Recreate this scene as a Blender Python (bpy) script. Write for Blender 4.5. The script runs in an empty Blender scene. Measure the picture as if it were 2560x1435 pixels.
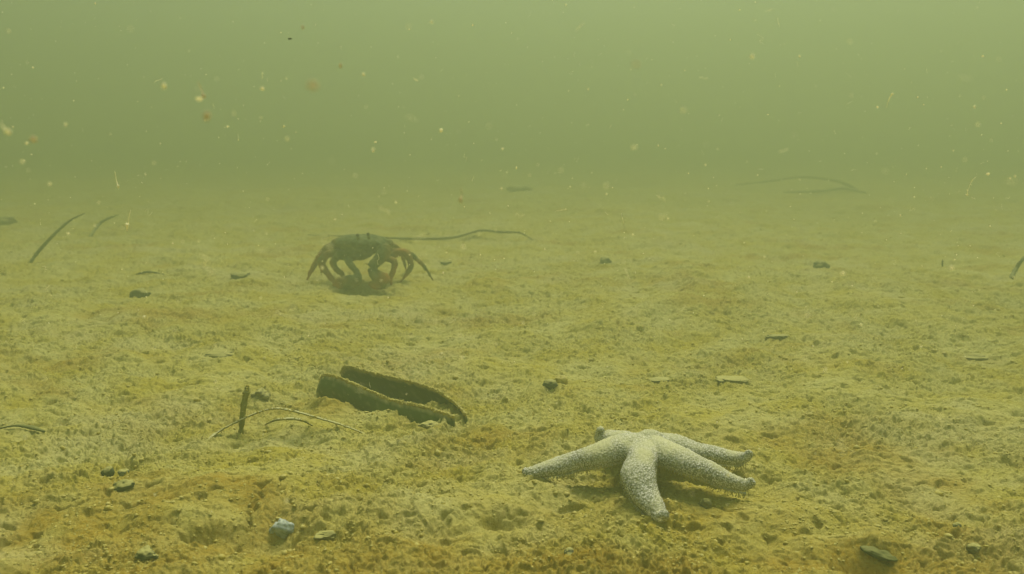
import bpy, math, random
import numpy as np
from mathutils import Vector
R = math.radians
SC = bpy.context.scene
COL = SC.collection
# ------------------------------------------------------------ camera
FPX, CX, CY = 2217.0, 1280.0, 717.5          # focal length and centre in photo pixels
CAMH, PITCH = 0.22, 9.9
cd = bpy.data.cameras.new('camera'); cam = bpy.data.objects.new('camera', cd); COL.objects.link(cam)
cam.location = (0, 0, CAMH); cam.rotation_euler = (R(90 - PITCH), 0, 0)
cd.sensor_width = 36; cd.lens = 36 * FPX / 2560
cd.clip_start = 0.01; cd.clip_end = 100
cd.dof.use_dof = True; cd.dof.focus_distance = 0.62; cd.dof.aperture_fstop = 16
SC.camera = cam
# ------------------------------------------------------------ world and sun
SUN_EL, SUN_AZ = 62, 20                       # degrees above the horizon, to the right of straight ahead
w = bpy.data.worlds.new('World'); SC.world = w; w.use_nodes = True
nt = w.node_tree; nt.nodes.clear()
sky = nt.nodes.new('ShaderNodeTexSky'); sky.sky_type = 'NISHITA'; sky.sun_disc = False
sky.sun_elevation = R(SUN_EL); sky.sun_rotation = R(SUN_AZ)
bg = nt.nodes.new('ShaderNodeBackground'); bg.inputs['Strength'].default_value = 0.09
wo = nt.nodes.new('ShaderNodeOutputWorld')
nt.links.new(sky.outputs[0], bg.inputs[0]); nt.links.new(bg.outputs[0], wo.inputs[0])
sl = bpy.data.lights.new('sun', 'SUN'); sl.energy = 4.0; sl.angle = R(24); sl.color = (1, 0.95, 0.84)
sun = bpy.data.objects.new('sun', sl); COL.objects.link(sun)
sd = Vector((math.sin(R(SUN_AZ)) * math.cos(R(SUN_EL)), math.cos(R(SUN_AZ)) * math.cos(R(SUN_EL)), math.sin(R(SUN_EL))))
sun.rotation_euler = sd.to_track_quat('Z', 'Y').to_euler(); sun.location = sd * 3
SC.view_settings.view_transform = 'Standard'; SC.view_settings.look = 'None'
SC.view_settings.exposure = 1.44; SC.view_settings.gamma = 1
cy = SC.cycles
cy.max_bounces = 8; cy.diffuse_bounces = 3; cy.volume_bounces = 3; cy.use_denoising = True
cy.filter_width = 1.4
SC.render.use_persistent_data = False
# ------------------------------------------------------------ noise and helpers
rng = np.random.default_rng(7); random.seed(7)
def _hash(ix, iy, iz, seed):
    h = (ix * 374761393 + iy * 668265263 + iz * 2147483647 + seed * 974711) & 0xFFFFFFFF
    h = ((h ^ (h >> 13)) * 1274126177) & 0xFFFFFFFF
    h ^= h >> 16
    h = (h * 2246822519) & 0xFFFFFFFF
    return (h ^ (h >> 15)) & 0xFFFFFFFF
def gnoise2(x, y, seed=0):                   # gradient noise, about -1..1
    x = np.asarray(x, float); y = np.asarray(y, float)
    ix = np.floor(x).astype(np.int64); iy = np.floor(y).astype(np.int64)
    fx = x - ix; fy = y - iy
    u = fx * fx * fx * (fx * (fx * 6 - 15) + 10); v = fy * fy * fy * (fy * (fy * 6 - 15) + 10)
    def g(dx, dy):
        a = _hash(ix + dx, iy + dy, 0, seed) * (2 * math.pi / 4294967296.0)
        return np.cos(a) * (fx - dx) + np.sin(a) * (fy - dy)
    a = g(0, 0) * (1 - u) + g(1, 0) * u; b = g(0, 1) * (1 - u) + g(1, 1) * u
    return (a * (1 - v) + b * v) * 1.5
def vnoise3(p, seed=0):                      # value noise -1..1 at points (n,3)
    i = np.floor(p).astype(np.int64); f = p - i; f = f * f * (3 - 2 * f); r = 0
    for a in (0, 1):
        for b in (0, 1):
            for c in (0, 1):
                h = _hash(i[:, 0] + a, i[:, 1] + b, i[:, 2] * 7 + c * 7, seed) / 2147483648.0 - 1
                r = r + h * (f[:, 0] if a else 1 - f[:, 0]) * (f[:, 1] if b else 1 - f[:, 1]) * (f[:, 2] if c else 1 - f[:, 2])
    return r
def ray(px, py):
    a, b = (px - CX) / FPX, (CY - py) / FPX; t = R(PITCH)
    return np.array([a, math.cos(t) + b * math.sin(t), -math.sin(t) + b * math.cos(t)])
def P(px, py, z=0.0):                        # where the line of sight meets height z
    d = ray(px, py); t = (z - CAMH) / d[2]; return np.array([0, 0, CAMH]) + d * t
def PY(px, py, Y):                           # where it meets distance Y
    d = ray(px, py); return np.array([0, 0, CAMH]) + d * (Y / d[1])
# dents and mounds: photo place -> (x, y), radius across and along (m), depth
def spot(px, py, rx, ry, d): q = P(px, py); return (q[0], q[1], rx, ry, d)
SPOTS = [spot(705, 1340, .035, .022, -.007), spot(540, 1340, .022, .014, -.006), spot(900, 1300, .05, .03, .006),
         spot(2180, 1405, .026, .010, -.013), spot(1240, 1310, .016, .006, -.006), spot(490, 1325, .014, .006, -.006), spot(1450, 1200, .018, .008, -.003), spot(30, 1420, .03, .01, -.006), spot(2480, 1385, .02, .008, -.005), spot(615, 1100, .008, .005, -.006), spot(760, 1085, .016, .007, -.006),
         spot(825, 1000, .022, .009, .010), spot(1085, 1035, .026, .010, -.003), spot(1050, 1052, .02, .006, -.002), spot(1330, 1230, .028, .02, .005), spot(1250, 1310, .02, .008, -.004), spot(1560, 1190, .05, .02, -.004),
         spot(1760, 1200, .04, .014, -.004), spot(850, 915, .02, .02, .009), spot(690, 985, .012, .008, -.004), spot(2150, 1360, .035, .010, .005),
         spot(960, 725, .1, .03, -.004), spot(2440, 1395, .012, .01, -.004), spot(640, 1220, .1, .03, .004),
         spot(560, 885, .025, .010, -.004), spot(1390, 960, .012, .009, -.004), spot(100, 1080, .02, .008, -.005), spot(60, 1340, .04, .02, -.005),
         spot(1000, 1100, .08, .03, .003), spot(1900, 880, .12, .04, .004), spot(1650, 955, .02, .008, -.004)]
def H(x, y, fine=True):
    x = np.asarray(x, float); y = np.asarray(y, float)
    wx = x + .012 * gnoise2(x * 22, y * 22, 31); wy = y + .012 * gnoise2(x * 22, y * 22, 32)
    h = .016 * gnoise2(x * 1.7 + 5, y * 1.7, 1) + .008 * gnoise2(x * 5, y * 5 + 3, 2)
    h = h * np.clip((np.hypot(x, y) - .15) / .8, .25, 1)
    h = h + .0062 * gnoise2(wx * 14, wy * 14, 3)
    h = h + .0042 * gnoise2(wx * 34, wy * 38, 4)
    for (sx, sy, rx, ry, d) in SPOTS:
        q = ((x - sx) / rx) ** 2 + ((y - sy) / ry) ** 2
        h = h + d * np.exp(-q * 1.2)
    if fine:
        rough = np.clip(.75 + .7 * gnoise2(x * 9, y * 9, 77), .25, 1.5)
        wx = x + .003 * gnoise2(x * 160, y * 160, 33); wy = y + .003 * gnoise2(x * 160, y * 160, 34)
        b1 = np.abs(gnoise2(wx * 85, wy * 95, 5)); b2 = np.abs(gnoise2(wx * 240, wy * 270, 6))
        b3 = np.abs(gnoise2(wx * 560, wy * 600, 8))
        h = h + rough * (.0042 * b1 + .0034 * b2 + .0016 * b3 - .0026) + .0016 * gnoise2(wx * 55, wy * 150, 12)
        n = gnoise2(wx * 95, wy * 125, 11)          # scattered deeper holes between the crumbs
        h = h - .0046 * np.clip(n - .34, 0, 1) * 2.2
    return h
def Hs(x, y): return float(H(np.array([x]), np.array([y]), False)[0])
def G(px, py):                               # line of sight against the sea bed
    z = 0.
    for _ in range(6):
        q = P(px, py, z); z = .5 * z + .5 * Hs(q[0], q[1])
    q = P(px, py, z); q[2] = Hs(q[0], q[1]); return q
def tag(o, label=None, cat=None, group=None, kind=None):
    if label: o['label'] = label
    if cat: o['category'] = cat
    if group: o['group'] = group
    if kind: o['kind'] = kind
    return o
def link(name, me, m, parent=None):
    o = bpy.data.objects.new(name, me); COL.objects.link(o)
    if m: me.materials.clear(); me.materials.append(m)
    if parent: o.parent = parent
    return o
def mesh(name, v, f, smooth=True):
    me = bpy.data.meshes.new(name); me.from_pydata([tuple(map(float, a)) for a in v], [], f); me.update()
    if smooth: me.polygons.foreach_set('use_smooth', [True] * len(me.polygons))
    return me
def attr(me, name, vals):
    a = me.attributes.new(name, 'FLOAT', 'POINT'); a.data.foreach_set('value', np.asarray(vals, dtype=np.float32))
def centre(o):                               # put the origin of a world-space mesh at its base
    me = o.data; n = len(me.vertices); v = np.empty(n * 3); me.vertices.foreach_get('co', v); v = v.reshape(-1, 3)
    c = np.array([(v[:, 0].min() + v[:, 0].max()) / 2, (v[:, 1].min() + v[:, 1].max()) / 2, v[:, 2].min()])
    me.vertices.foreach_set('co', (v - c).ravel()); me.update(); o.location = c; return o
# ------------------------------------------------------------ materials
class NT:
    def __init__(s, name):
        s.m = bpy.data.materials.new(name); s.m.use_nodes = True; s.t = s.m.node_tree; s.t.nodes.clear()
        s.out = s.t.nodes.new('ShaderNodeOutputMaterial'); s.b = s.t.nodes.new('ShaderNodeBsdfPrincipled')
        s.t.links.new(s.b.outputs[0], s.out.inputs[0]); s.b.inputs['Specular IOR Level'].default_value = .15
        s.b.inputs['Roughness'].default_value = .85
        s.tc = s.t.nodes.new('ShaderNodeTexCoord')
    def n(s, k, **kw):
        q = s.t.nodes.new(k)
        for a, b in kw.items(): setattr(q, a, b)
        return q
    def l(s, a, b): s.t.links.new(a, b)
    def noise(s, scale, detail=4, rough=.6, world=False):
        q = s.n('ShaderNodeTexNoise'); q.inputs['Scale'].default_value = scale; q.inputs['Detail'].default_value = detail
        q.inputs['Roughness'].default_value = rough; s.l(s.tc.outputs['Object'], q.inputs['Vector']); return q.outputs['Fac']
    def ramp(s, fac, stops):
        q = s.n('ShaderNodeValToRGB'); e = q.color_ramp.elements
        while len(e) < len(stops): e.new(.5)
        for i, (p, c) in enumerate(stops):
            e[i].position = p; e[i].color = (c[0], c[1], c[2], 1) if hasattr(c, '__len__') else (c, c, c, 1)
        s.l(fac, q.inputs[0]); return q.outputs[0]
    def mix(s, f, a, b, mode='MIX'):
        q = s.n('ShaderNodeMix', data_type='RGBA', blend_type=mode)
        if hasattr(f, 'links') or not isinstance(f, (int, float)): s.l(f, q.inputs[0])
        else: q.inputs[0].default_value = f
        for v, i in ((a, 6), (b, 7)):
            if isinstance(v, tuple): q.inputs[i].default_value = (*v, 1)
            else: s.l(v, q.inputs[i])
        return q.outputs[2]
    def at(s, name):
        q = s.n('ShaderNodeAttribute', attribute_name=name); return q.outputs['Fac']
    def bump(s, h, strength, dist):
        q = s.n('ShaderNodeBump'); q.inputs['Strength'].default_value = strength; q.inputs['Distance'].default_value = dist
        s.l(h, q.inputs['Height']); s.l(q.outputs[0], s.b.inputs['Normal'])
    def base(s, c):
        if isinstance(c, tuple): s.b.inputs['Base Color'].default_value = (*c, 1)
        else: s.l(c, s.b.inputs['Base Color'])
        return s.m
DUST = (.45, .415, .125); OCHRE = (.39, .32, .022); RUST = (.32, .20, .002); PALE = (.48, .44, .18)
k = NT('sediment')
c = k.mix(k.ramp(k.noise(14, 5, .65), [(.38, 0.), (.62, 1.)]), OCHRE, DUST)
c = k.mix(k.at('rust'), c, RUST)
c = k.mix(k.at('pale'), c, PALE)
c = k.mix(k.ramp(k.noise(420, 3, .7), [(.3, 0.), (.75, .5)]), c, (.52, .46, .14))
c = k.mix(k.ramp(k.noise(330, 4, .75), [(.32, .75), (.47, 0.)]), c, (.15, .13, .008)); M_SED = k.base(c); k.bump(k.noise(520, 6, .75), .9, .0016)
def dusted(name, dark, dark2, dustcol=(.43, .39, .11), lo=.55, hi=.95, scale=120, rough=.7, amount=1.0, bump=.5):
    k = NT(name)
    c = k.mix(k.ramp(k.noise(scale, 4), [(.35, 0.), (.65, 1.)]), dark, dark2)
    g = k.n('ShaderNodeNewGeometry'); sx = k.n('ShaderNodeSeparateXYZ'); k.l(g.outputs['Normal'], sx.inputs[0])
    ad = k.n('ShaderNodeMath', operation='MULTIPLY_ADD'); ad.inputs[1].default_value = .5
    k.l(k.noise(scale * 2.5, 4, .7), ad.inputs[0]); k.l(sx.outputs[2], ad.inputs[2])
    sb = k.n('ShaderNodeMapRange'); sb.inputs[1].default_value = lo + .25; sb.inputs[2].default_value = hi + .25
    sb.inputs[4].default_value = amount; k.l(ad.outputs[0], sb.inputs[0])
    c = k.mix(sb.outputs[0], c, dustcol)
    k.b.inputs['Roughness'].default_value = rough; k.bump(k.noise(scale * 5, 4, .7), bump, .0008); return k.base(c)
M_DPEB = dusted('dark_stone', (.035, .060, .030), (.08, .10, .045), amount=.8, lo=.35, hi=.8)
M_GPEB = dusted('grey_stone', (.10, .13, .08), (.20, .23, .14), amount=.9, lo=.35, hi=.8)
M_MUD = dusted('mud_clump', (.12, .12, .045), (.26, .24, .09), amount=.9)
M_CRUMB = dusted('sediment_crumb', (.40, .31, .03), (.47, .40, .11), dustcol=(.50, .45, .15), amount=.6)
M_PSTONE = dusted('pale_stone', (.16, .21, .17), (.42, .48, .41), dustcol=(.58, .60, .45), scale=260, amount=.6)
M_WEED = dusted('dark_weed', (.03, .05, .012), (.07, .09, .02), amount=.35)
M_OLIVE = dusted('olive_weed', (.09, .12, .04), (.18, .19, .08), amount=.5)
M_BLADE = dusted('dusty_blade', (.10, .11, .01), (.22, .19, .03), dustcol=(.55, .52, .24), lo=.1, hi=.6)
M_STALK = dusted('dusty_stalk', (.14, .14, .01), (.24, .22, .02), dustcol=(.52, .48, .2), lo=.3, hi=.8)
# razor shell: dark skin outside and in, sediment caught along the rim
k = NT('razor_shell_skin')
c = k.mix(k.ramp(k.noise(60, 4), [(.35, 0.), (.65, 1.)]), (.018, .048, .001), (.040, .080, .003))
c = k.mix(k.ramp(k.noise(500, 2), [(.68, 0.), (.74, 1.)]), c, (.30, .32, .10))
c = k.mix(k.at('dust'), c, (.48, .43, .17))
k.b.inputs['Roughness'].default_value = .5; M_RAZOR = k.base(c); k.bump(k.noise(500, 4, .7), .4, .0006)
# starfish
k = NT('starfish_skin')
vo = k.n('ShaderNodeTexVoronoi'); vo.inputs['Scale'].default_value = 950; k.l(k.tc.outputs['Object'], vo.inputs['Vector'])
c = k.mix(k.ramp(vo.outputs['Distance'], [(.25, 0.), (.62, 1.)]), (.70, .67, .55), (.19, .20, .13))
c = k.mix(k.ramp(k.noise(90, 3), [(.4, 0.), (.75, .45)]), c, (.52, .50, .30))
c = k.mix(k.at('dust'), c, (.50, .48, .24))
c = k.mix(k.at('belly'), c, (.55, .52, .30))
M_STAR = k.base(c); k.bump(vo.outputs['Distance'], -.8, .0008)
k = NT('starfish_tube_feet'); k.base((.50, .46, .16)); FEET = k; k.b.inputs['Subsurface Weight'].default_value = .0
# crab
k = NT('crab_shell')
c = k.mix(k.ramp(k.noise(90, 4), [(.4, 0.), (.7, 1.)]), (.035, .060, .012), (.17, .18, .06))
c = k.mix(k.at('limb'), c, (.34, .15, .02))
c = k.mix(k.ramp(k.noise(160, 3), [(.62, 0.), (.72, .6)]), c, (.16, .20, .11))
k.b.inputs['Roughness'].default_value = .85; M_CRAB = k.base(c); k.bump(k.noise(300, 3), .4, .001)
k = NT('crab_eye_black'); M_EYE = k.base((.01, .012, .01)); k.b.inputs['Roughness'].default_value = .2
def translucent(k, f=.6):
    t = k.n('ShaderNodeBsdfTranslucent'); mx = k.n('ShaderNodeMixShader'); mx.inputs[0].default_value = f
    b = k.b.inputs['Base Color']
    if b.links: k.l(b.links[0].from_socket, t.inputs[0])
    else: t.inputs[0].default_value = b.default_value
    k.l(k.b.outputs[0], mx.inputs[1]); k.l(t.outputs[0], mx.inputs[2]); k.l(mx.outputs[0], k.out.inputs[0]); return k.m
M_FEET = translucent(FEET, .5)
k = NT('marine_snow'); k.base((.95, .90, .62)); M_SNOW = translucent(k, .7)
k = NT('brown_flake'); k.base(k.mix(k.ramp(k.noise(900, 3), [(.4, 0.), (.6, 1.)]), (.72, .62, .36), (.76, .68, .42))); M_FLAKE = translucent(k)
k = NT('pale_flake'); k.base((.95, .90, .60)); M_PFLAKE = translucent(k)
k = NT('dark_flake'); M_DFLAKE = k.base((.03, .045, .01))
# ------------------------------------------------------------ the sea bed
def build_ground():
    r = [0.02, .08, .14, .20, .25, .29]; q = .30
    while q < 12.0:
        r.append(q); q *= 1 + (.0012 if q < 1.5 else .0026 if q < 3.5 else .012 if q < 6 else .05)
    r.append(12.0); r = np.array(r)
    lim = R(36); l2 = R(80); fineang = np.linspace(-lim, lim, 1400)
    side = np.linspace(lim, l2, 330)[1:]; coarse = np.linspace(l2, 2 * math.pi - l2, 240)[1:-1]
    th = np.concatenate([fineang, side, coarse, 2 * math.pi - side[::-1]]); nth = len(th); nr = len(r)
    RR, TT = np.meshgrid(r, th, indexing='ij'); x = (RR * np.sin(TT)).ravel(); y = (RR * np.cos(TT)).ravel()
    wf = np.clip((R(80) - np.abs(np.arctan2(x, y))) / R(35), 0, 1)         # the finest grain fades out behind the viewer
    z = H(x, y) * wf + (H(x, y, False) + .0005) * (1 - wf)
    co = np.stack([x, y, z], 1); co = np.vstack([co, [[0, 0, float(H(np.array([0.]), np.array([0.]), False)[0])]]])
    i = np.arange(nr - 1)[:, None] * nth; j = np.arange(nth)[None, :]; j2 = (j + 1) % nth
    quads = np.stack([i + j, i + nth + j, i + nth + j2, i + j2], -1).reshape(-1, 4)
    c0 = nr * nth; tris = np.stack([np.full(nth, c0), np.arange(nth), (np.arange(nth) + 1) % nth], 1)
    me = bpy.data.meshes.new('seabed'); me.vertices.add(len(co)); me.vertices.foreach_set('co', co.ravel())
    nl = quads.size + tris.size; me.loops.add(nl)
    me.loops.foreach_set('vertex_index', np.concatenate([quads.ravel(), tris.ravel()]).astype(np.int32))
    npoly = len(quads) + len(tris); me.polygons.add(npoly)
    st = np.concatenate([np.arange(len(quads)) * 4, quads.size + np.arange(len(tris)) * 3]).astype(np.int32)
    me.polygons.foreach_set('loop_start', st); me.update(calc_edges=True)
    me.polygons.foreach_set('use_smooth', np.ones(npoly, bool))
    x, y = co[:, 0], co[:, 1]
    rust = np.clip(gnoise2(x * 6, y * 9, 41) * 1.3 + .5 * gnoise2(x * 30, y * 34, 42) - .25, 0, .8)
    def sp(px, py, rx, ry, a):
        q = P(px, py); return a * np.exp(-(((x - q[0]) / rx) ** 2 + ((y - q[1]) / ry) ** 2))
    wob = .6 + .5 * gnoise2(x * 40, y * 44, 43)
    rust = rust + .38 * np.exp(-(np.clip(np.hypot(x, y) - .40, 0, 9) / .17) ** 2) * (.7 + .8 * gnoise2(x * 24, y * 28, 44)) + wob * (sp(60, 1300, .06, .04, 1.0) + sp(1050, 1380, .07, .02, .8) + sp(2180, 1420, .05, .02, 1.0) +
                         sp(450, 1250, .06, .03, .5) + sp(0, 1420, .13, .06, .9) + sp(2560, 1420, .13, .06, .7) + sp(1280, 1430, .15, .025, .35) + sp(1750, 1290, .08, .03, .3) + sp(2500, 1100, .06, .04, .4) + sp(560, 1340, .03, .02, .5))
    pale = np.clip(gnoise2(x * 5 + 9, y * 7, 51) * 1.0 + .5 * gnoise2(x * 26, y * 30, 52) - .15, 0, .7)
    pale = pale + wob * (sp(1340, 1230, .03, .02, .8) + sp(900, 1290, .05, .025, .5) + sp(250, 1050, .06, .03, .4) + sp(1900, 800, .2, .05, .3))
    attr(me, 'rust', np.clip(rust, 0, 1)); attr(me, 'pale', np.clip(pale, 0, .8))
    return tag(link('seabed', me, M_SED), kind='structure')
build_ground()
# ------------------------------------------------------------ shape helpers
def catmull(pts, rad, n):
    p = np.array(pts, float); r = np.array([a if np.ndim(a) else (a, a) for a in rad], float)
    pp = np.vstack([2 * p[0] - p[1], p, 2 * p[-1] - p[-2]]); rr = np.vstack([r[0], r, r[-1]])
    out, ro = [], []
    for i in range(len(p) - 1):
        for t in np.arange(n) / n:
            def cr(a, b, c, d): return .5 * (2 * b + (c - a) * t + (2 * a - 5 * b + 4 * c - d) * t * t + (3 * b - a - 3 * c + d) * t ** 3)
            out.append(cr(*pp[i:i + 4])); ro.append(rr[i + 1] * (1 - t) + rr[i + 2] * t)
    out.append(p[-1]); ro.append(r[-1]); return np.array(out), np.array(ro)
def tube(pts, rad, n=6, seg=12, up=(0, 0, 1), v0=0):
    c, r = catmull(pts, rad, n) if n > 1 else (np.array(pts, float), np.array([a if np.ndim(a) else (a, a) for a in rad], float))
    V, F = [], []; m = len(c); up = np.array(up, float)
    for i in range(m):
        t = c[min(i + 1, m - 1)] - c[max(i - 1, 0)]; t /= np.linalg.norm(t) + 1e-12
        s = np.cross(t, up)
        if np.linalg.norm(s) < .05: s = np.cross(t, (0, 1, 0.01))
        s /= np.linalg.norm(s); u = np.cross(s, t)
        for k_ in range(seg):
            a = 2 * math.pi * k_ / seg; V.append(c[i] + s * math.cos(a) * r[i][0] + u * math.sin(a) * r[i][1])
    for i in range(m - 1):
        for k_ in range(seg):
            k2 = (k_ + 1) % seg; F.append((v0 + i * seg + k_, v0 + i * seg + k2, v0 + (i + 1) * seg + k2, v0 + (i + 1) * seg + k_))
    F.append(tuple(v0 + k_ for k_ in reversed(range(seg)))); F.append(tuple(v0 + (m - 1) * seg + k_ for k_ in range(seg)))
    return V, F
class Acc:
    def __init__(s): s.v = []; s.f = []
    def add(s, vf):
        v, f = vf; s.f += [tuple(a + len(s.v) for a in q) for q in f]; s.v += list(v); return s
    def tube(s, *a, **k_): return s.add(tube(*a, **k_))
def ico(sub=2):
    import bmesh
    bm = bmesh.new(); bmesh.ops.create_icosphere(bm, subdivisions=sub, radius=1)
    v = np.array([a.co[:] for a in bm.verts]); f = [tuple(q.index for q in a.verts) for a in bm.faces]; bm.free(); return v, f
ICO1, ICO2, ICO3, ICO4 = ico(1), ico(2), ico(3), ico(4)
def ellipsoid(c, r, base=None):
    v, f = base or ICO3; return v * np.array(r) + np.array(c), f
def remesh(acc, voxel, smooth=3):
    me = mesh('tmp', acc.v, acc.f); o = bpy.data.objects.new('tmp', me); COL.objects.link(o)
    m = o.modifiers.new('r', 'REMESH'); m.mode = 'VOXEL'; m.voxel_size = voxel
    if smooth: s_ = o.modifiers.new('s', 'SMOOTH'); s_.factor = .5; s_.iterations = smooth
    dg = bpy.context.evaluated_depsgraph_get(); dg.update()
    res = bpy.data.meshes.new_from_object(o.evaluated_get(dg)); bpy.data.objects.remove(o)
    res.polygons.foreach_set('use_smooth', [True] * len(res.polygons)); return res
def getco(me):
    v = np.empty(len(me.vertices) * 3); me.vertices.foreach_get('co', v); n = np.empty(len(me.vertices) * 3)
    me.vertex_normals.foreach_get('vector', n); return v.reshape(-1, 3), n.reshape(-1, 3)
def setco(me, v): me.vertices.foreach_set('co', v.ravel()); me.update()
def cell(p, scale, seed=0):                  # distance to the nearest jittered cell point (n,3)
    q = p * scale; i = np.floor(q).astype(np.int64); best = np.full(len(p), 9.)
    for a in (-1, 0, 1):
        for b in (-1, 0, 1):
            for c_ in (-1, 0, 1):
                j = i + (a, b, c_)
                o = np.stack([_hash(j[:, 0], j[:, 1], j[:, 2], seed + s_) / 4294967296.0 for s_ in (0, 1, 2)], 1)
                best = np.minimum(best, ((j + o - q) ** 2).sum(1))
    return np.sqrt(best)
# ------------------------------------------------------------ starfish
def build_starfish():
    base = G(1612, 1165); Y0 = base[1]; gz = base[2]
    def Q(px, py, dz): return P(px, py, gz + dz)
    C0 = Q(1612, 1122, .015)
    arms = [  # px, py, height of the axis above the bed, half width, half height
        [(1560, 1122, .023, .0125, .0095), (1500, 1140, .019, .0120, .0088), (1430, 1158, .011, .0088, .0068), (1365, 1174, .0065, .0062, .0052), (1325, 1184, .0045, .0046, .0042), (1310, 1178, .006, .0026, .0028)],
        [(1605, 1150, .024, .0098, .0085), (1596, 1190, .020, .0113, .0078), (1612, 1235, .0115, .0098, .0065), (1636, 1270, .006, .0070, .0052), (1650, 1292, .0035, .0050, .0040), (1662, 1284, .0075, .0028, .0030)],
        [(1665, 1135, .024, .0115, .0085), (1720, 1160, .022, .0105, .0078), (1775, 1184, .015, .0090, .0068), (1825, 1204, .009, .0068, .0055), (1862, 1213, .006, .0040, .0038), (1882, 1204, .0095, .0022, .0028)],
        [(1670, 1112, .019, .0110, .0078), (1730, 1128, .015, .0092, .0066), (1790, 1139, .010, .0074, .0056), (1838, 1146, .008, .0056, .0048), (1864, 1143, .010, .0036, .0038), (1875, 1129, .0145, .0020, .0026)],
        [(1580, 1113, .019, .0110, .0080), (1548, 1105, .015, .0100, .0076), (1524, 1100, .0115, .0088, .0072), (1508, 1096, .0115, .0066, .0062), (1502, 1086, .014, .0040, .0042), (1501, 1072, .019, .0022, .0026)]]
    acc = Acc(); axes = []
    acc.add(ellipsoid(C0 + (0, 0, -.001), (.017, .016, .010))); acc.add(ellipsoid(Q(1625, 1102, .0215), (.0095, .0085, .0066)))
    for a in arms:
        a = [(q[0], q[1], q[2] - (.0035, .0025, .0010, 0, 0, 0, 0)[i]) + tuple(q[3:]) for i, q in enumerate(a)]
        pts = [C0] + [Q(*q[:3]) for q in a]; rad = [(.013, .010)] + [(q[3] * .92, q[4] * .94) for q in a]
        e = pts[-1] - pts[-2]; e /= np.linalg.norm(e)
        pts.append(pts[-1] + e * .0012); rad.append((rad[-1][0] * .45, rad[-1][1] * .45))
        acc.tube(pts, rad, n=6, seg=20); axes.append((pts, rad))
    me = remesh(acc, .0006, 18)
    v, n = getco(me)
    v = v + n * (.0007 * vnoise3(v * 90, 3))[:, None]
    axc = [catmull(p_, r_, 6)[0] for p_, r_ in axes]; axall = np.vstack(axc)
    d = np.full(len(v), 9.); nz = np.zeros(len(v))
    for a_ in axall:
        q = ((v - a_) ** 2).sum(1); m_ = q < d; d[m_] = q[m_]; nz[m_] = a_[2]
    low = v[:, 2] - nz
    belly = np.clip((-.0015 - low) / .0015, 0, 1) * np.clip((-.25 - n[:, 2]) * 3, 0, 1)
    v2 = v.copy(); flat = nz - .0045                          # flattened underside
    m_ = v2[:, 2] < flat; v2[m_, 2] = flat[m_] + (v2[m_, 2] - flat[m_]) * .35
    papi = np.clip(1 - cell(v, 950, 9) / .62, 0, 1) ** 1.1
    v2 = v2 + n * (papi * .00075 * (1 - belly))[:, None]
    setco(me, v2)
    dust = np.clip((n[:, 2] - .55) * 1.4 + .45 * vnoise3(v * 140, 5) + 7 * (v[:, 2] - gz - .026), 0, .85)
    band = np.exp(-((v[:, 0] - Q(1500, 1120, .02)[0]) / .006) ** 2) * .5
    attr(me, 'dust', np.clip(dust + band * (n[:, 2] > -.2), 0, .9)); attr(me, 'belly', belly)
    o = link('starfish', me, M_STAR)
    tag(o, 'pale knobbly five-armed starfish arched over the sediment with curled arm tips', 'starfish')
    centre(o); loc = np.array(o.location)
    sp = Acc(); ft = Acc()                                   # marginal spines and tube feet along the undersides
    for ai, (p_, r_) in enumerate(axes):
        c, r = catmull(p_, r_, 30)
        L = np.concatenate([[0], np.cumsum(np.linalg.norm(np.diff(c, axis=0), axis=1))])
        for side in (-1, 1):
            s_ = .014
            while s_ < L[-1] - .006:
                i = int(np.searchsorted(L, s_)); t = c[min(i + 1, len(c) - 1)] - c[i - 1]; t /= np.linalg.norm(t)
                sd_ = np.cross(t, (0, 0, 1)); sd_ /= np.linalg.norm(sd_)
                q = c[i] + sd_ * side * r[i][0] * .93 + np.array([0, 0, -.0030])
                e = q + sd_ * side * .0011 + np.array([random.uniform(-.0003, .0003), random.uniform(-.0003, .0003), -.0010])
                sp.tube([q, e], [.0004, .0002], n=1, seg=5)
                if random.random() < .8:
                    q = c[i] + sd_ * side * r[i][0] * random.uniform(.5, .82) + np.array([0, 0, -.0042])
                    g = Hs(q[0], q[1]); ln = min(max(q[2] - g, .002), random.uniform(.0015, .0042))
                    e = q + np.array([random.uniform(-.0012, .0012) + sd_[0] * side * .001, random.uniform(-.0012, .0012), -ln])
                    ft.tube([q, (q + e) / 2 + np.array([random.uniform(-.0008, .0008), random.uniform(-.0008, .0008), 0]), e], [.00034, .00022, .00028], n=2, seg=5)
                s_ += random.uniform(.0009, .0014)
    for name, a, m in (('tube_feet', ft, M_FEET), ('marginal_spines', sp, M_STAR)):
        ch = link(name, mesh(name, [q - loc for q in a.v], a.f), m, o); ch['kind'] = 'stuff'
        if m is M_STAR: attr(ch.data, 'dust', np.full(len(a.v), .5)); attr(ch.data, 'belly', np.zeros(len(a.v)))
    return o
build_starfish()
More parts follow.
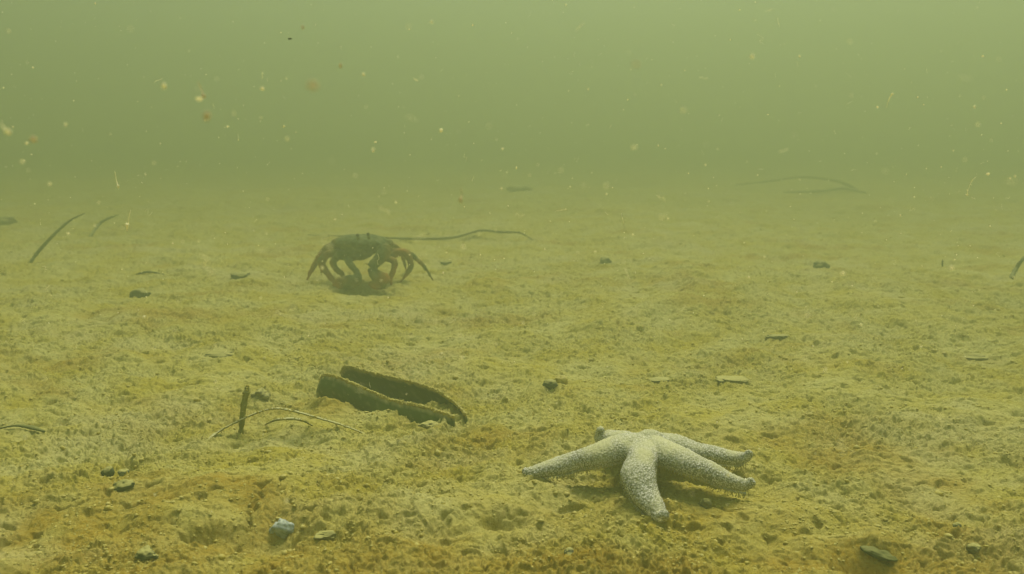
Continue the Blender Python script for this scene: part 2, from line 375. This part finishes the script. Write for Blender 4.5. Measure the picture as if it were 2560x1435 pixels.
# ------------------------------------------------------------ crab
def build_crab():
    g0 = G(920, 716); Y = g0[1]; gz = g0[2]
    def K(cx, cy_, dy=0.): return PY(740 + cx / 6.4, 560 + cy_ / 6.4, Y + dy)     # place read off the enlarged photo
    def grd(cx, cy_, dy=0.):
        q = K(cx, cy_, dy); q[2] = max(min(q[2], Hs(q[0], q[1]) + .003), Hs(q[0], q[1]) - .002); return q
    s = Y / FPX / 6.4                                                            # metres per enlarged-photo pixel
    acc = Acc()
    # carapace: domed shield, toothed edge, narrowing belly
    cc = K(1070, 375, .03); N = 72; V = []; F = []; W, Ln = 475 * s, .030
    prof = [(-1.0, .0, 1), (-.97, .35, 1), (-.80, .52, 1), (-.35, .72, 1), (.25, .95, 1), (.42, 1.0, 1), (.62, .93, 1), (.86, .72, 1), (1.0, .42, 1), (1.06, .0, 1)]
    Hh = .0185
    for (z, rr, _) in prof[1:-1]:
        for i in range(N):
            a = 2 * math.pi * i / N; ex = math.cos(a); ey = math.sin(a)
            tooth = 0
            if .15 < z < .7 and ey < .35: tooth = .10 * max(0, math.sin(a * 18)) * (1 if abs(ex) > .35 else .6)
            wx = np.sign(ex) * abs(ex) ** .8 * W * (rr + tooth) * (1.0 if z > 0 else .76 - .1 * (z < -.5))
            wy = np.sign(ey) * abs(ey) ** .8 * Ln * (rr + tooth)
            V.append(cc + np.array([wx - (0 if z > 0 else .007 * (-z)), wy, z * Hh - .03 * wx * (1 if z > 0 else 0)]))
    nr = len(prof) - 2
    for r_ in range(nr - 1):
        for i in range(N):
            i2 = (i + 1) % N; F.append((r_ * N + i, r_ * N + i2, (r_ + 1) * N + i2, (r_ + 1) * N + i))
    F.append(tuple(reversed(range(N)))); F.append(tuple((nr - 1) * N + i for i in range(N))); acc.add((V, F))
    acc.add(ellipsoid(K(860, 480, .02), (.022, .02, .010)))
    limbs = [
        # right-hand legs (the animal's left): outer, middle, inner
        ([K(1380, 420, .04), K(1560, 440, .045), K(1760, 450, .045), K(1930, 560, .045), K(2080, 720, .045), grd(2190, 860, .045)], [.006, .0058, .0056, .0045, .0032, .0010]),
        ([K(1330, 450, .03), K(1520, 500, .035), K(1720, 450, .035), K(1830, 590, .035), K(1810, 740, .03), grd(1660, 960, .02)], [.006, .0062, .0068, .0062, .0046, .0012]),
        ([K(1280, 480, .02), K(1420, 540, .02), K(1575, 600, .015), K(1560, 740, .01), K(1510, 880, .005), grd(1540, 1010, .0)], [.006, .006, .006, .005, .004, .0014]),
        ([K(1300, 380, .06), K(1500, 340, .075), K(1650, 400, .085), K(1720, 560, .09), grd(1760, 700, .09)], [.005, .005, .0045, .0035, .001]),
        # left-hand legs
        ([K(720, 400, .04), K(540, 370, .045), K(430, 460, .045), K(320, 610, .045), K(230, 770, .045), grd(180, 880, .045)], [.006, .0068, .0062, .0052, .0042, .0014]),
        ([K(720, 450, .03), K(520, 480, .03), K(410, 600, .025), K(470, 740, .02), K(560, 860, .012), grd(640, 980, .0)], [.006, .0068, .0072, .0062, .0052, .0018]),
        ([K(760, 480, .02), K(620, 560, .02), K(600, 640, .015), K(660, 740, .01), K(740, 810, .01), grd(800, 930, .0)], [.006, .006, .006, .0052, .0044, .0014]),
        ([K(760, 380, .06), K(560, 340, .075), K(480, 420, .08), K(420, 560, .085), grd(400, 690, .085)], [.005, .005, .0045, .0035, .001]),
    ]
    for p_, r_ in limbs: acc.tube(p_, [q * .86 for q in r_], n=5, seg=12, up=(0, 1, .2))
    # right-hand claw: thick arm down and inward, hand on the bed
    acc.tube([K(1330, 400, .01), K(1440, 400, -.004), K(1330, 560, -.012), K(1200, 700, -.018)], [.007, .0088, .0092, .0066], n=5, seg=14, up=(0, 1, .2))
    acc.tube([K(1200, 700, -.018), K(1290, 830, -.022), K(1380, 890, -.022), K(1440, 960, -.02)], [.006, .0095, .0115, .0085], n=5, seg=14, up=(0, 1, .2))
    acc.tube([K(1400, 900, -.022), K(1290, 945, -.026), K(1170, 930, -.03)], [.0085, .0052, .0014], n=5, seg=10, up=(0, 1, .2))
    acc.tube([K(1410, 960, -.022), K(1290, 1000, -.026), K(1160, 975, -.03)], [.0075, .0052, .0014], n=5, seg=10, up=(0, 1, .2))
    # left-hand claw: slim arm across, hand lying on the bed
    acc.tube([K(830, 560, .005), K(880, 660, -.01), K(985, 780, -.018)], [.006, .0048, .0046], n=5, seg=12, up=(0, 1, .2))
    acc.tube([K(985, 780, -.018), K(970, 880, -.022), K(860, 930, -.024), K(720, 950, -.024)], [.0048, .009, .0108, .0075], n=5, seg=14, up=(0, 1, .2))
    acc.tube([K(800, 910, -.024), K(690, 910, -.028), K(590, 930, -.03)], [.0072, .0048, .0013], n=5, seg=10, up=(0, 1, .2))
    acc.tube([K(800, 975, -.024), K(690, 990, -.028), K(580, 960, -.03)], [.007, .0046, .0013], n=5, seg=10, up=(0, 1, .2))
    # eyestalks and mouth frill
    eyes = [K(1155, 172, -.010), K(985, 190, -.010)]
    for e in eyes: acc.tube([e + (0, .006, -.006), e], [.0026, .0020], n=1, seg=8)
    me = remesh(acc, .0011, 3); v, n = getco(me)
    v = v + n * (.0008 * vnoise3(v * 190, 4) + .0004 * vnoise3(v * 420, 6))[:, None]
    dz = np.hypot(v[:, 0] - cc[0], (v[:, 2] - cc[2]) * 1.0)
    limb = np.clip((dz - .036) / .02, 0, 1) * np.clip(.65 + 1.0 * vnoise3(v * 55, 12), 0, 1)
    setco(me, v); attr(me, 'limb', limb)
    o = link('crab', me, M_CRAB); tag(o, 'dark green crab standing high on bent legs in murky water behind the starfish', 'crab')
    centre(o); loc = np.array(o.location)
    for e in eyes:
        vv, ff = ellipsoid(e - loc + (0, -.0008, .001), (.0023, .0023, .0026), ICO2); link('eye', mesh('eye', vv, ff), M_EYE, o)
    return o
build_crab()
# ------------------------------------------------------------ razor shell
def build_razor():
    root = bpy.data.objects.new('razor_shell', None); COL.objects.link(root)
    a = G(800, 990); b = G(1128, 1064); root.location = (a + b) / 2; org = np.array(root.location)
    tag(root, 'long dark gaping razor shell standing on edge, its rims dusted with pale sediment', 'shell')
    front = dict(top=[(799, 957), (809, 938), (838, 941), (880, 958), (932, 981), (985, 1002), (1045, 1014), (1095, 1029), (1134, 1043)],
                 dY=[0, 0, 0, 0, 0, 0, 0, 0, 0])
    back = dict(top=[(852, 932), (866, 917), (920, 930), (985, 945), (1045, 960), (1092, 977), (1124, 998), (1146, 1016), (1163, 1035)],
                dY=[.017, .017, .017, .017, .017, .016, .015, .013, .010])
    for idx, (d, lab) in enumerate(((front, 'nearer valve'), (back, 'farther valve'))):
        tp = []
        for i, ((px, py), dy) in enumerate(zip(d['top'], d['dY'])):
            f = i / 8; Yb = (a[1] * (1 - f) + b[1] * f); tp.append(PY(px, py, Yb + dy + .002))
        c, _ = catmull(tp, [1] * len(tp), 10); m = len(c); nd = 12; V = []; dust = []
        axis = (c[-1] - c[0]); axis /= np.linalg.norm(axis); nrm = np.cross(axis, (0, 0, 1)); nrm /= np.linalg.norm(nrm)
        if nrm[1] > 0: nrm = -nrm                 # towards the camera
        sgn = 1 if idx == 0 else -1; th = .0007
        for i in range(m):
            hgt = .024 if idx == 0 else .030
            hgt *= 1
            edge = .0007 * gnoise2(i * .55, 3. + idx, 5) + .0004 * gnoise2(i * 1.7, 8. + idx, 6)
            fa = i / (m - 1); cap = math.sqrt(max(0, 1 - ((fa - .5) * 2) ** 14))
            for j in range(nd + 1):
                t = j / nd; bulge = sgn * .0065 * math.sin(math.pi * min(1, t * 1.0)) * cap
                V.append(c[i] + nrm * bulge - np.array([0, 0, 1]) * (hgt * t) + np.array([0, 0, 1]) * edge * (1 - t))
                dust.append((1.0 if j == 0 else np.clip(.5 + gnoise2(i * .5, 20. + idx, 9), 0, 1) if j == 1 else
                             np.clip(.8 * gnoise2(i * .35, j * .6 + 30 * idx, 10) - .3 + (.5 if idx == 0 and fa < .12 else 0), 0, .7)))
        V = np.array(V); F = []
        for i in range(m - 1):
            for j in range(nd): q = i * (nd + 1) + j; F.append((q, q + 1, q + nd + 2, q + nd + 1))
        # a real thickness, and the sediment lying along the rim
        n2 = len(V); Vb = V - nrm * th * 2; F2 = F + [tuple(n2 + q for q in reversed(f)) for f in F]
        for i in range(m - 1):
            q = i * (nd + 1); F2.append((q, q + nd + 1, n2 + q + nd + 1, n2 + q))
            q += nd; F2.append((q + nd + 1, q, n2 + q, n2 + q + nd + 1))
        for q0 in (0, (m - 1) * (nd + 1)):
            for j in range(nd): q = q0 + j; F2.append((q, n2 + q, n2 + q + 1, q + 1))
        me = mesh('valve', np.vstack([V, Vb]) - org, F2); attr(me, 'dust', dust * 2)
        o = link('valve', me, M_RAZOR, root)
        cr = Acc()
        rc = c[::2] + np.array([0, 0, .0004]); cr.tube(rc - org, [.0008 + .0009 * float(gnoise2(i * .6, 4. + idx, 15)) for i in range(len(rc))], n=1, seg=7)
        for i in range(m):
            for _ in range(9):
                q = c[i] + (c[min(i + 1, m - 1)] - c[i]) * random.random() + np.array([random.uniform(-.0005, .0005), random.uniform(-.0014, .0014), random.uniform(-.0008, .0013)])
                s = random.uniform(.0004, .0012); v_, f_ = ICO1; cr.add((v_ * s * rng.uniform(.6, 1.3, 3) + q - org, f_))
        o2 = link('sediment_rim', mesh('sediment_rim', cr.v, cr.f), M_CRUMB, o)
build_razor()
# ------------------------------------------------------------ blades, stalks and strands
def strand(name, pts, rad, m, label, cat, group=None, lump=.35, n=10, seg=8, up=(0, 0, 1), silt=0):
    c, r = catmull(pts, rad, n)
    r = r * (1 + lump * np.array([gnoise2(i * .7, len(name) * 1.3, 4) for i in range(len(c))]).reshape(-1, 1))
    V, F = tube(c, r, n=1, seg=seg, up=up)
    o = link(name, mesh(name, V, F), m); tag(o, label, cat, group); centre(o)
    if silt:
        a = Acc(); org = np.array(o.location)
        for i in range(silt):
            j = random.randrange(1, len(c) - 1); w_ = random.random()
            q = c[j] * w_ + c[j + 1] * (1 - w_) + np.array([random.gauss(0, 1) * r[j][0] * .6, random.gauss(0, 1) * r[j][0] * .6, r[j][1] * random.uniform(-.6, 1.1)])
            a.add((np.array(ICO1[0]) * random.uniform(.0003, .0008) * rng.uniform(.6, 1.4, 3) + q - org, ICO1[1]))
        link('silt_coat', mesh('silt_coat', a.v, a.f), M_CRUMB, o)
    return o
def gp(px, py, dz=0.): q = G(px, py); return q + (0, 0, dz)
yb = G(700, 1095)[1]
arch = [gp(495, 1112, -.002), PY(545, 1080, yb + .004), PY(600, 1051, yb + .006), PY(650, 1029, yb + .008), PY(692, 1021, yb + .009), PY(740, 1029, yb + .009), PY(800, 1046, yb + .012), PY(860, 1064, yb + .014), gp(925, 1082, -.002)]
strand('eelgrass_blade', arch, [(.0010, .0006)] + [(.0013, .0007)] * 7 + [(.0008, .0005)], M_BLADE, 'dusty dead eelgrass blade arching over the sediment beside the upright stalk', 'eelgrass', 'dead eelgrass blades', silt=260)
strand('eelgrass_blade', [gp(662, 1058, -.001), PY(690, 1050, yb + .004), PY(725, 1047, yb + .004), PY(755, 1051, yb + .005), gp(785, 1062, -.001)], [.0005, (.0012, .0009), (.0014, .0011), (.0011, .0009), .0005], M_BLADE,
       'short curved eelgrass scrap tucked under the larger arching blade', 'eelgrass', 'dead eelgrass blades', silt=80)
ys = G(604, 1075)[1]
strand('stalk', [PY(602, 1085, ys), PY(605, 1050, ys), PY(610, 1010, ys + .001), PY(615, 985, ys + .002), PY(617, 970, ys + .003), PY(618, 966, ys + .003)], [.0018, .0021, .0024, .0026, .0021, .0008], M_STALK,
       'short upright olive stalk with a rounded dusty tip', 'stalk', up=(0, 1, 0), silt=90)
yf = G(75, 655)[1]
strand('seaweed_frond', [gp(72, 657, -.003), PY(95, 630, yf + .01), PY(125, 597, yf + .02), PY(150, 572, yf + .03), PY(180, 548, yf + .04), PY(212, 533, yf + .05)], [.0028, .0032, .0030, .0026, .0020, .0010], M_OLIVE,
       'long curved weed stem leaning up to the right at the left edge', 'weed', 'faint weed stems in the murk')
yf = G(225, 590)[1]
strand('seaweed_frond', [gp(222, 592, -.003), PY(245, 563, yf + .01), PY(268, 547, yf + .02), PY(298, 536, yf + .03)], [.003, .0038, .003, .0012], M_OLIVE,
       'short blurred weed stem behind the long curved stem', 'weed', 'faint weed stems in the murk')
strand('seaweed_strand', [gp(770, 590, .002), gp(900, 600, .008), gp(1030, 606, .008), gp(1130, 602, .01), gp(1200, 590, .012), PY(1250, 580, G(1250, 600)[1]), PY(1300, 582, G(1300, 600)[1]), gp(1337, 600, -.002)],
       [.001, .002, .003, .0035, .003, .003, .0026, .0012], M_MUD, 'long faint seaweed strand lying on the bed behind the crab, arched at its right end', 'seaweed')
yr = G(2530, 692)[1]
strand('seaweed_frond', [gp(2527, 694, -.003), PY(2540, 672, yr), PY(2556, 650, yr), PY(2585, 622, yr + .02), PY(2620, 600, yr + .03)], [.0035, .0032, .0028, .0024, .001], M_WEED,
       'weed stem rising out of the picture at the right edge', 'weed', 'faint weed stems in the murk')
yr = G(2357, 668)[1]
strand('twig', [PY(2357, 672, yr), PY(2356, 660, yr), PY(2357, 650, yr)], [.0012, .0017, .0012], M_WEED, 'tiny upright dark twig on the open bed at the far right', 'twig', up=(0, 1, 0))
yr = G(2080, 480)[1]
strand('sunken_branch', [gp(1840, 470, .01), PY(1930, 452, yr), PY(2000, 442, yr), PY(2070, 448, yr), PY(2120, 462, yr), gp(2160, 482, -.003)], [.003, .005, .005, .006, .007, .003], M_MUD,
       'faint arched branch on the far bed at the right', 'branch')
strand('sunken_branch', [gp(1960, 486, .008), gp(2050, 484, .012), gp(2110, 478, .010), gp(2165, 484, .003)], [.003, .006, .007, .003], M_MUD,
       'dim dark stick lying below the faint arched branch', 'branch')
strand('weed_scrap', [gp(0, 1076, .002), gp(40, 1073, .003), gp(80, 1078, .003), gp(112, 1082, .001)], [.0006, (.0014, .0008), (.0028, .0014), .0008], M_WEED, 'thin dark weed scrap at the left edge below the open sediment', 'weed')
strand('weed_scrap', [gp(330, 688, .001), gp(370, 686, .004), gp(412, 688, .001)], [.001, (.004, .002), .001], M_WEED, 'flat weed scrap above the dark round pebble on the left', 'weed')
# ------------------------------------------------------------ pebbles, clumps and a dark lump for hollow shade
def lump(name, px, py, wpx, hpx, m, label, cat, group=None, sharp=.28, depth=1.0, sub=ICO4, tilt=0, sink=.36):
    g = G(px, py + hpx * .35); s = g[1] / math.cos(R(15)) / FPX
    rx, rz = wpx * s / 2, hpx * s / 2 * 1.15
    v, f = sub; o = int(abs(px) * 7 + py); v = np.array(v)
    v = v * (1 + sharp * vnoise3(v * 1.3 + o, o) + sharp * .5 * vnoise3(v * 3.1 + o, o + 1) + sharp * .2 * vnoise3(v * 9 + o, o + 2))[:, None]
    v = v * np.array([rx, (rx + rz) / 2 * depth, rz])
    ct, st = math.cos(R(tilt)), math.sin(R(tilt)); v = np.stack([v[:, 0] * ct + v[:, 2] * st, v[:, 1], -v[:, 0] * st + v[:, 2] * ct], 1)
    c_ = np.array([g[0], g[1] + rx * .3, g[2] + rz * (1 - 2 * sink)])
    ob = link(name, mesh(name, v + c_, f), m); tag(ob, label, cat, group); return centre(ob)
GP = 'pebbles on the sediment'
lump('pebble', 360, 1383, 52, 30, M_DPEB, 'dark rounded pebble with a paler dusty top near the bottom left corner', 'pebble', GP)
lump('pebble', 388, 1390, 18, 11, M_DPEB, 'tiny dark chip touching the pebble near the bottom left corner', 'pebble', GP)
lump('pebble', 267, 1178, 28, 27, M_DPEB, 'left one of two small round pebbles side by side', 'pebble', GP)
lump('pebble', 310, 1181, 30, 20, M_GPEB, 'right one of two small round pebbles side by side', 'pebble', GP)
lump('pebble', 305, 1212, 52, 22, M_DPEB, 'flat dark pebble just below the two small round ones', 'pebble', GP, tilt=-15)
lump('stone', 706, 1320, 60, 46, M_PSTONE, 'pale bluish grey speckled stone sitting in a dark hollow', 'stone', tilt=32, depth=.7, sharp=.42, sink=.28)
lump('pebble', 348, 732, 46, 28, M_DPEB, 'dark round pebble on the left, level with the underside of the crab', 'pebble', GP)
lump('pebble', 600, 687, 50, 16, M_DPEB, 'low dark pebble between the crab and the left edge', 'pebble', GP)
lump('pebble', 2055, 663, 42, 25, M_DPEB, 'dark angular pebble alone on the hazy bed at the right', 'pebble', GP, sharp=.3)
lump('pebble', 1422, 1381, 25, 26, M_GPEB, 'small round grey-green pebble near the bottom below the starfish', 'pebble', GP)
lump('pebble', 1762, 1256, 30, 24, M_MUD, 'small mud-coated pebble below the right front arm of the starfish', 'pebble', GP)
lump('pebble', 1513, 651, 28, 24, M_GPEB, 'small grey pebble midway between the crab and the right side', 'pebble', GP)
lump('pebble', 1376, 958, 34, 26, M_DPEB, 'dark pebble half under a pale clump right of the razor shell', 'pebble', GP)
lump('mud_clump', 1402, 948, 36, 24, M_CRUMB, 'pale crumbly clump leaning on a dark pebble right of the razor shell', 'clump', 'mud clumps', sharp=.35)
lump('pebble', 1650, 949, 52, 10, M_GPEB, 'flat grey-green pebble above the starfish', 'pebble', GP)
lump('mud_clump', 1830, 950, 90, 9, M_MUD, 'low wide dull clump right of the flat grey-green pebble', 'clump', 'mud clumps', sharp=.35)
lump('pebble', 1300, 473, 56, 16, M_MUD, 'blurred dark lump far off in the middle of the bed', 'pebble', GP)
lump('pebble', 4, 550, 60, 26, M_MUD, 'blurred dark lump cut by the left edge', 'pebble', GP)
lump('pebble', 1945, 841, 52, 7, M_DPEB, 'thin flat dark pebble on the smooth bed right of centre', 'pebble', GP)
lump('pebble', 2395, 1312, 22, 14, M_GPEB, 'tiny bluish pebble low on the right', 'pebble', GP)
lump('pebble', 1115, 655, 28, 8, M_DPEB, 'tiny flat pebble just right of the legs of the crab', 'pebble', GP)
lump('mud_clump', 555, 886, 92, 14, M_MUD, 'flat dark clump on the bed left of the razor shell', 'clump', 'mud clumps', sharp=.3)
lump('mud_clump', 815, 1338, 58, 14, M_MUD, 'low crumbly clump just right of the speckled stone', 'clump', 'mud clumps', sharp=.4)
lump('mud_clump', 2440, 892, 70, 12, M_MUD, 'low dull clump near the right edge above the middle', 'clump', 'mud clumps', sharp=.3)
lump('mud_clump', 2440, 1368, 34, 24, M_MUD, 'small dark clump near the bottom right corner', 'clump', 'mud clumps', sharp=.35)
lump('mud_clump', 1075, 1062, 50, 12, M_MUD, 'small crumbly clump below the right end of the razor shell', 'clump', 'mud clumps', sharp=.4)
lump('mud_clump', 650, 985, 46, 26, M_MUD, 'dark crumbly clump right of the upright stalk tip', 'clump', 'mud clumps', sharp=.45)
lump('hollow_shade', 2205, 1380, 96, 20, M_WEED, 'dark elongated half-buried lump standing in for the shade of a hollow at the bottom right', 'shell', tilt=14, sharp=.2, sink=.55)  # dark body added as the shade in a hollow under a silted edge
# ------------------------------------------------------------ crumbs of sediment (uncountable)
def build_crumbs():
    n = 100000; r = .36 * (2.9 / .36) ** rng.random(n) ; t = rng.uniform(-R(36), R(36), n)
    x, y = r * np.sin(t), r * np.cos(t)
    keep = gnoise2(x * 18, y * 20, 61) + .6 * gnoise2(x * 60, y * 60, 62) > rng.uniform(-.6, .7, n); x, y, r = x[keep], y[keep], r[keep]; n = len(x)
    z = H(x, y); s = rng.lognormal(math.log(.00055), .45, n) * (.8 + .45 * r); bv = np.array(ICO1[0]); bf = np.array(ICO1[1])
    sc_ = rng.uniform(.7, 1.5, (n, 1, 3)) * (1, 1, .6); jit = rng.uniform(.6, 1.3, (n, len(bv), 1))
    V = bv[None] * jit * sc_ * s[:, None, None] + np.stack([x, y, z - s * .1], 1)[:, None]
    F = bf[None] + (np.arange(n) * len(bv))[:, None, None]
    me = bpy.data.meshes.new('sediment_crumbs'); V = V.reshape(-1, 3); F = F.reshape(-1, 3)
    me.vertices.add(len(V)); me.vertices.foreach_set('co', V.ravel()); me.loops.add(F.size); me.loops.foreach_set('vertex_index', F.ravel().astype(np.int32))
    me.polygons.add(len(F)); me.polygons.foreach_set('loop_start', (np.arange(len(F)) * 3).astype(np.int32)); me.update(calc_edges=True)
    me.polygons.foreach_set('use_smooth', np.ones(len(F), bool))
    tag(link('sediment_crumbs', me, M_CRUMB), 'loose crumbs of sediment scattered all over the sea bed', 'crumbs', kind='stuff')
build_crumbs()
# ------------------------------------------------------------ drifting matter
def build_snow():
    a = Acc(); rnd = np.random.default_rng(3)
    for i in range(3000):
        Yd = .16 + 2.2 * rnd.random() ** 1.1; px = rnd.uniform(-250, 2810); py = rnd.uniform(-120, 1300) if rnd.random() < .85 else rnd.uniform(400, 900)
        q = PY(px, py, Yd)
        if q[2] < Hs(q[0], q[1]) + .012: continue
        s = rnd.lognormal(math.log(.00034), .42) * (.5 + .65 * Yd)
        if rnd.random() < .88:
            a.add((np.array(ICO1[0]) * s * rnd.uniform(.6, 1.4, 3) + q, ICO1[1]))
        else:
            d = rnd.normal(size=3) * (1, .5, 1.4); d /= np.linalg.norm(d); L = s * rnd.uniform(6, 14); e = rnd.normal(size=3) * L * .25
            a.tube([q, q + d * L * .35 + e, q + d * L * .7, q + d * L + e * .6], [s * .25] * 4, n=3, seg=4)
    tag(link('marine_snow', mesh('marine_snow', a.v, a.f), M_SNOW), 'fine pale specks and fibres drifting all through the murky water', 'specks', kind='stuff')
build_snow()
def flake(px, py, Yd, size, m, label, stretch=(1, 1, 1), tail=None):
    q = PY(px, py, Yd); v, f = ICO3; o = int(px + 3 * py); v = np.array(v)
    size *= .6; v = v * (1 + .5 * vnoise3(v * 1.6 + o, o) + .3 * vnoise3(v * 4 + o, o + 3))[:, None] * np.array(stretch) * size
    a = Acc(); a.add((v + q, f))
    if tail:
        a.tube([q] + [PY(tx, ty, Yd + .002) for tx, ty in tail], [size * .45] + [size * .3] * (len(tail) - 1) + [size * .15], n=4, seg=6)
    ob = link('drifting_flake', mesh('drifting_flake', a.v, a.f), m)
    tag(ob, label, 'flake', 'flakes drifting in the water'); return centre(ob)
flake(655, 221, .30, .0010, M_PFLAKE, 'brightest pale flake, small and yellowish, in the upper left water')
flake(509, 240, .26, .0009, M_FLAKE, 'brown flake with a thin tail rising up to the left', tail=[(503, 222), (494, 203)])
flake(518, 290, .18, .0009, M_FLAKE, 'large blurred yellow-brown flake just below the tailed one', (1, 1, 1.5))
flake(410, 215, .24, .0008, M_PFLAKE, 'faint upright pale flake left of the tailed brown flake', (1, 1, 1.5))
flake(783, 213, .13, .0009, M_FLAKE, 'biggest reddish blurred flake in the upper water left of centre', (1.1, 1, .9))
flake(909, 186, .30, .0007, M_PFLAKE, 'small yellow flake right of the biggest reddish one', (.9, 1, 1.3))
flake(851, 165, .28, .0007, M_FLAKE, 'small brown upright flake above right of the biggest reddish one', (.8, 1, 1.8))
flake(757, 68, .28, .0007, M_FLAKE, 'small brown flake near the top edge left of centre', (.8, 1, 1.5))
flake(725, 97, .45, .0011, M_DFLAKE, 'only dark fleck in the upper water, near the top left of centre', (1.5, 1, .6))
flake(84, 348, .20, .0010, M_FLAKE, 'round brown flake near the left edge')
flake(20, 330, .20, .0009, M_PFLAKE, 'pale slanting flake right at the left edge', tail=[(8, 318), (0, 305)])
flake(1152, 500, .26, .0009, M_FLAKE, 'brown tapering flake standing over the bed right of the crab', (.8, 1, 1.7), tail=[(1154, 488), (1153, 470)])
flake(317, 562, .42, .0013, M_PFLAKE, 'ragged pale flake hanging over the weed stems at the left', (1, 1, 1), tail=[(318, 578), (322, 545), (327, 525)])
flake(295, 466, .42, .0010, M_PFLAKE, 'thin pale flake hanging high above the weed stems at the left', (.8, 1, 1.2), tail=[(291, 450), (287, 428)])
flake(1590, 160, .14, .0005, M_FLAKE, 'very faint wide blurred flake in the upper water right of centre')
flake(2418, 487, .45, .0009, M_PFLAKE, 'thin angled pale fibre near the right side above the bed', (1.2, 1, .7), tail=[(2422, 470), (2430, 452), (2440, 442)])
flake(2230, 235, .40, .0008, M_PFLAKE, 'pale curved fibre in the upper right water', (1, 1, 1), tail=[(2222, 250), (2216, 270)])
flake(710, 316, .36, .0007, M_PFLAKE, 'small pale dot flake below the brightest yellowish one')
flake(933, 378, .40, .0008, M_PFLAKE, 'pale dot flake in the water above the crab', (1.4, 1, .8))
flake(1415, 523, .40, .0005, M_PFLAKE, 'slanting pale fibre over the bed in the middle', (1, 1, .7), tail=[(1400, 526), (1385, 529)])
flake(596, 350, .40, .0004, M_PFLAKE, 'thin upright fibre in the water above and left of the crab', (1, 1, 1), tail=[(595, 335), (597, 365)][:1] )
# ------------------------------------------------------------ the murky water
def build_haze():
    x0, x1, y0, y1, z0, z1 = -13.5, 13.5, -13.5, 13.5, -1.1, 1.4
    v = [(x, y, z) for z in (z0, z1) for y in (y0, y1) for x in (x0, x1)]
    f = [(0, 2, 3, 1), (4, 5, 7, 6), (0, 1, 5, 4), (2, 6, 7, 3), (0, 4, 6, 2), (1, 3, 7, 5)]
    m = bpy.data.materials.new('haze'); m.use_nodes = True; t = m.node_tree; t.nodes.clear()
    o = t.nodes.new('ShaderNodeOutputMaterial'); p = t.nodes.new('ShaderNodeVolumePrincipled')
    p.inputs['Color'].default_value = (.335, .395, .215, 1); p.inputs['Density'].default_value = .67; p.inputs['Anisotropy'].default_value = .52
    t.links.new(p.outputs[0], o.inputs['Volume'])
    me = mesh('haze', v, f, False); tag(link('haze', me, m), kind='stuff')
build_haze()
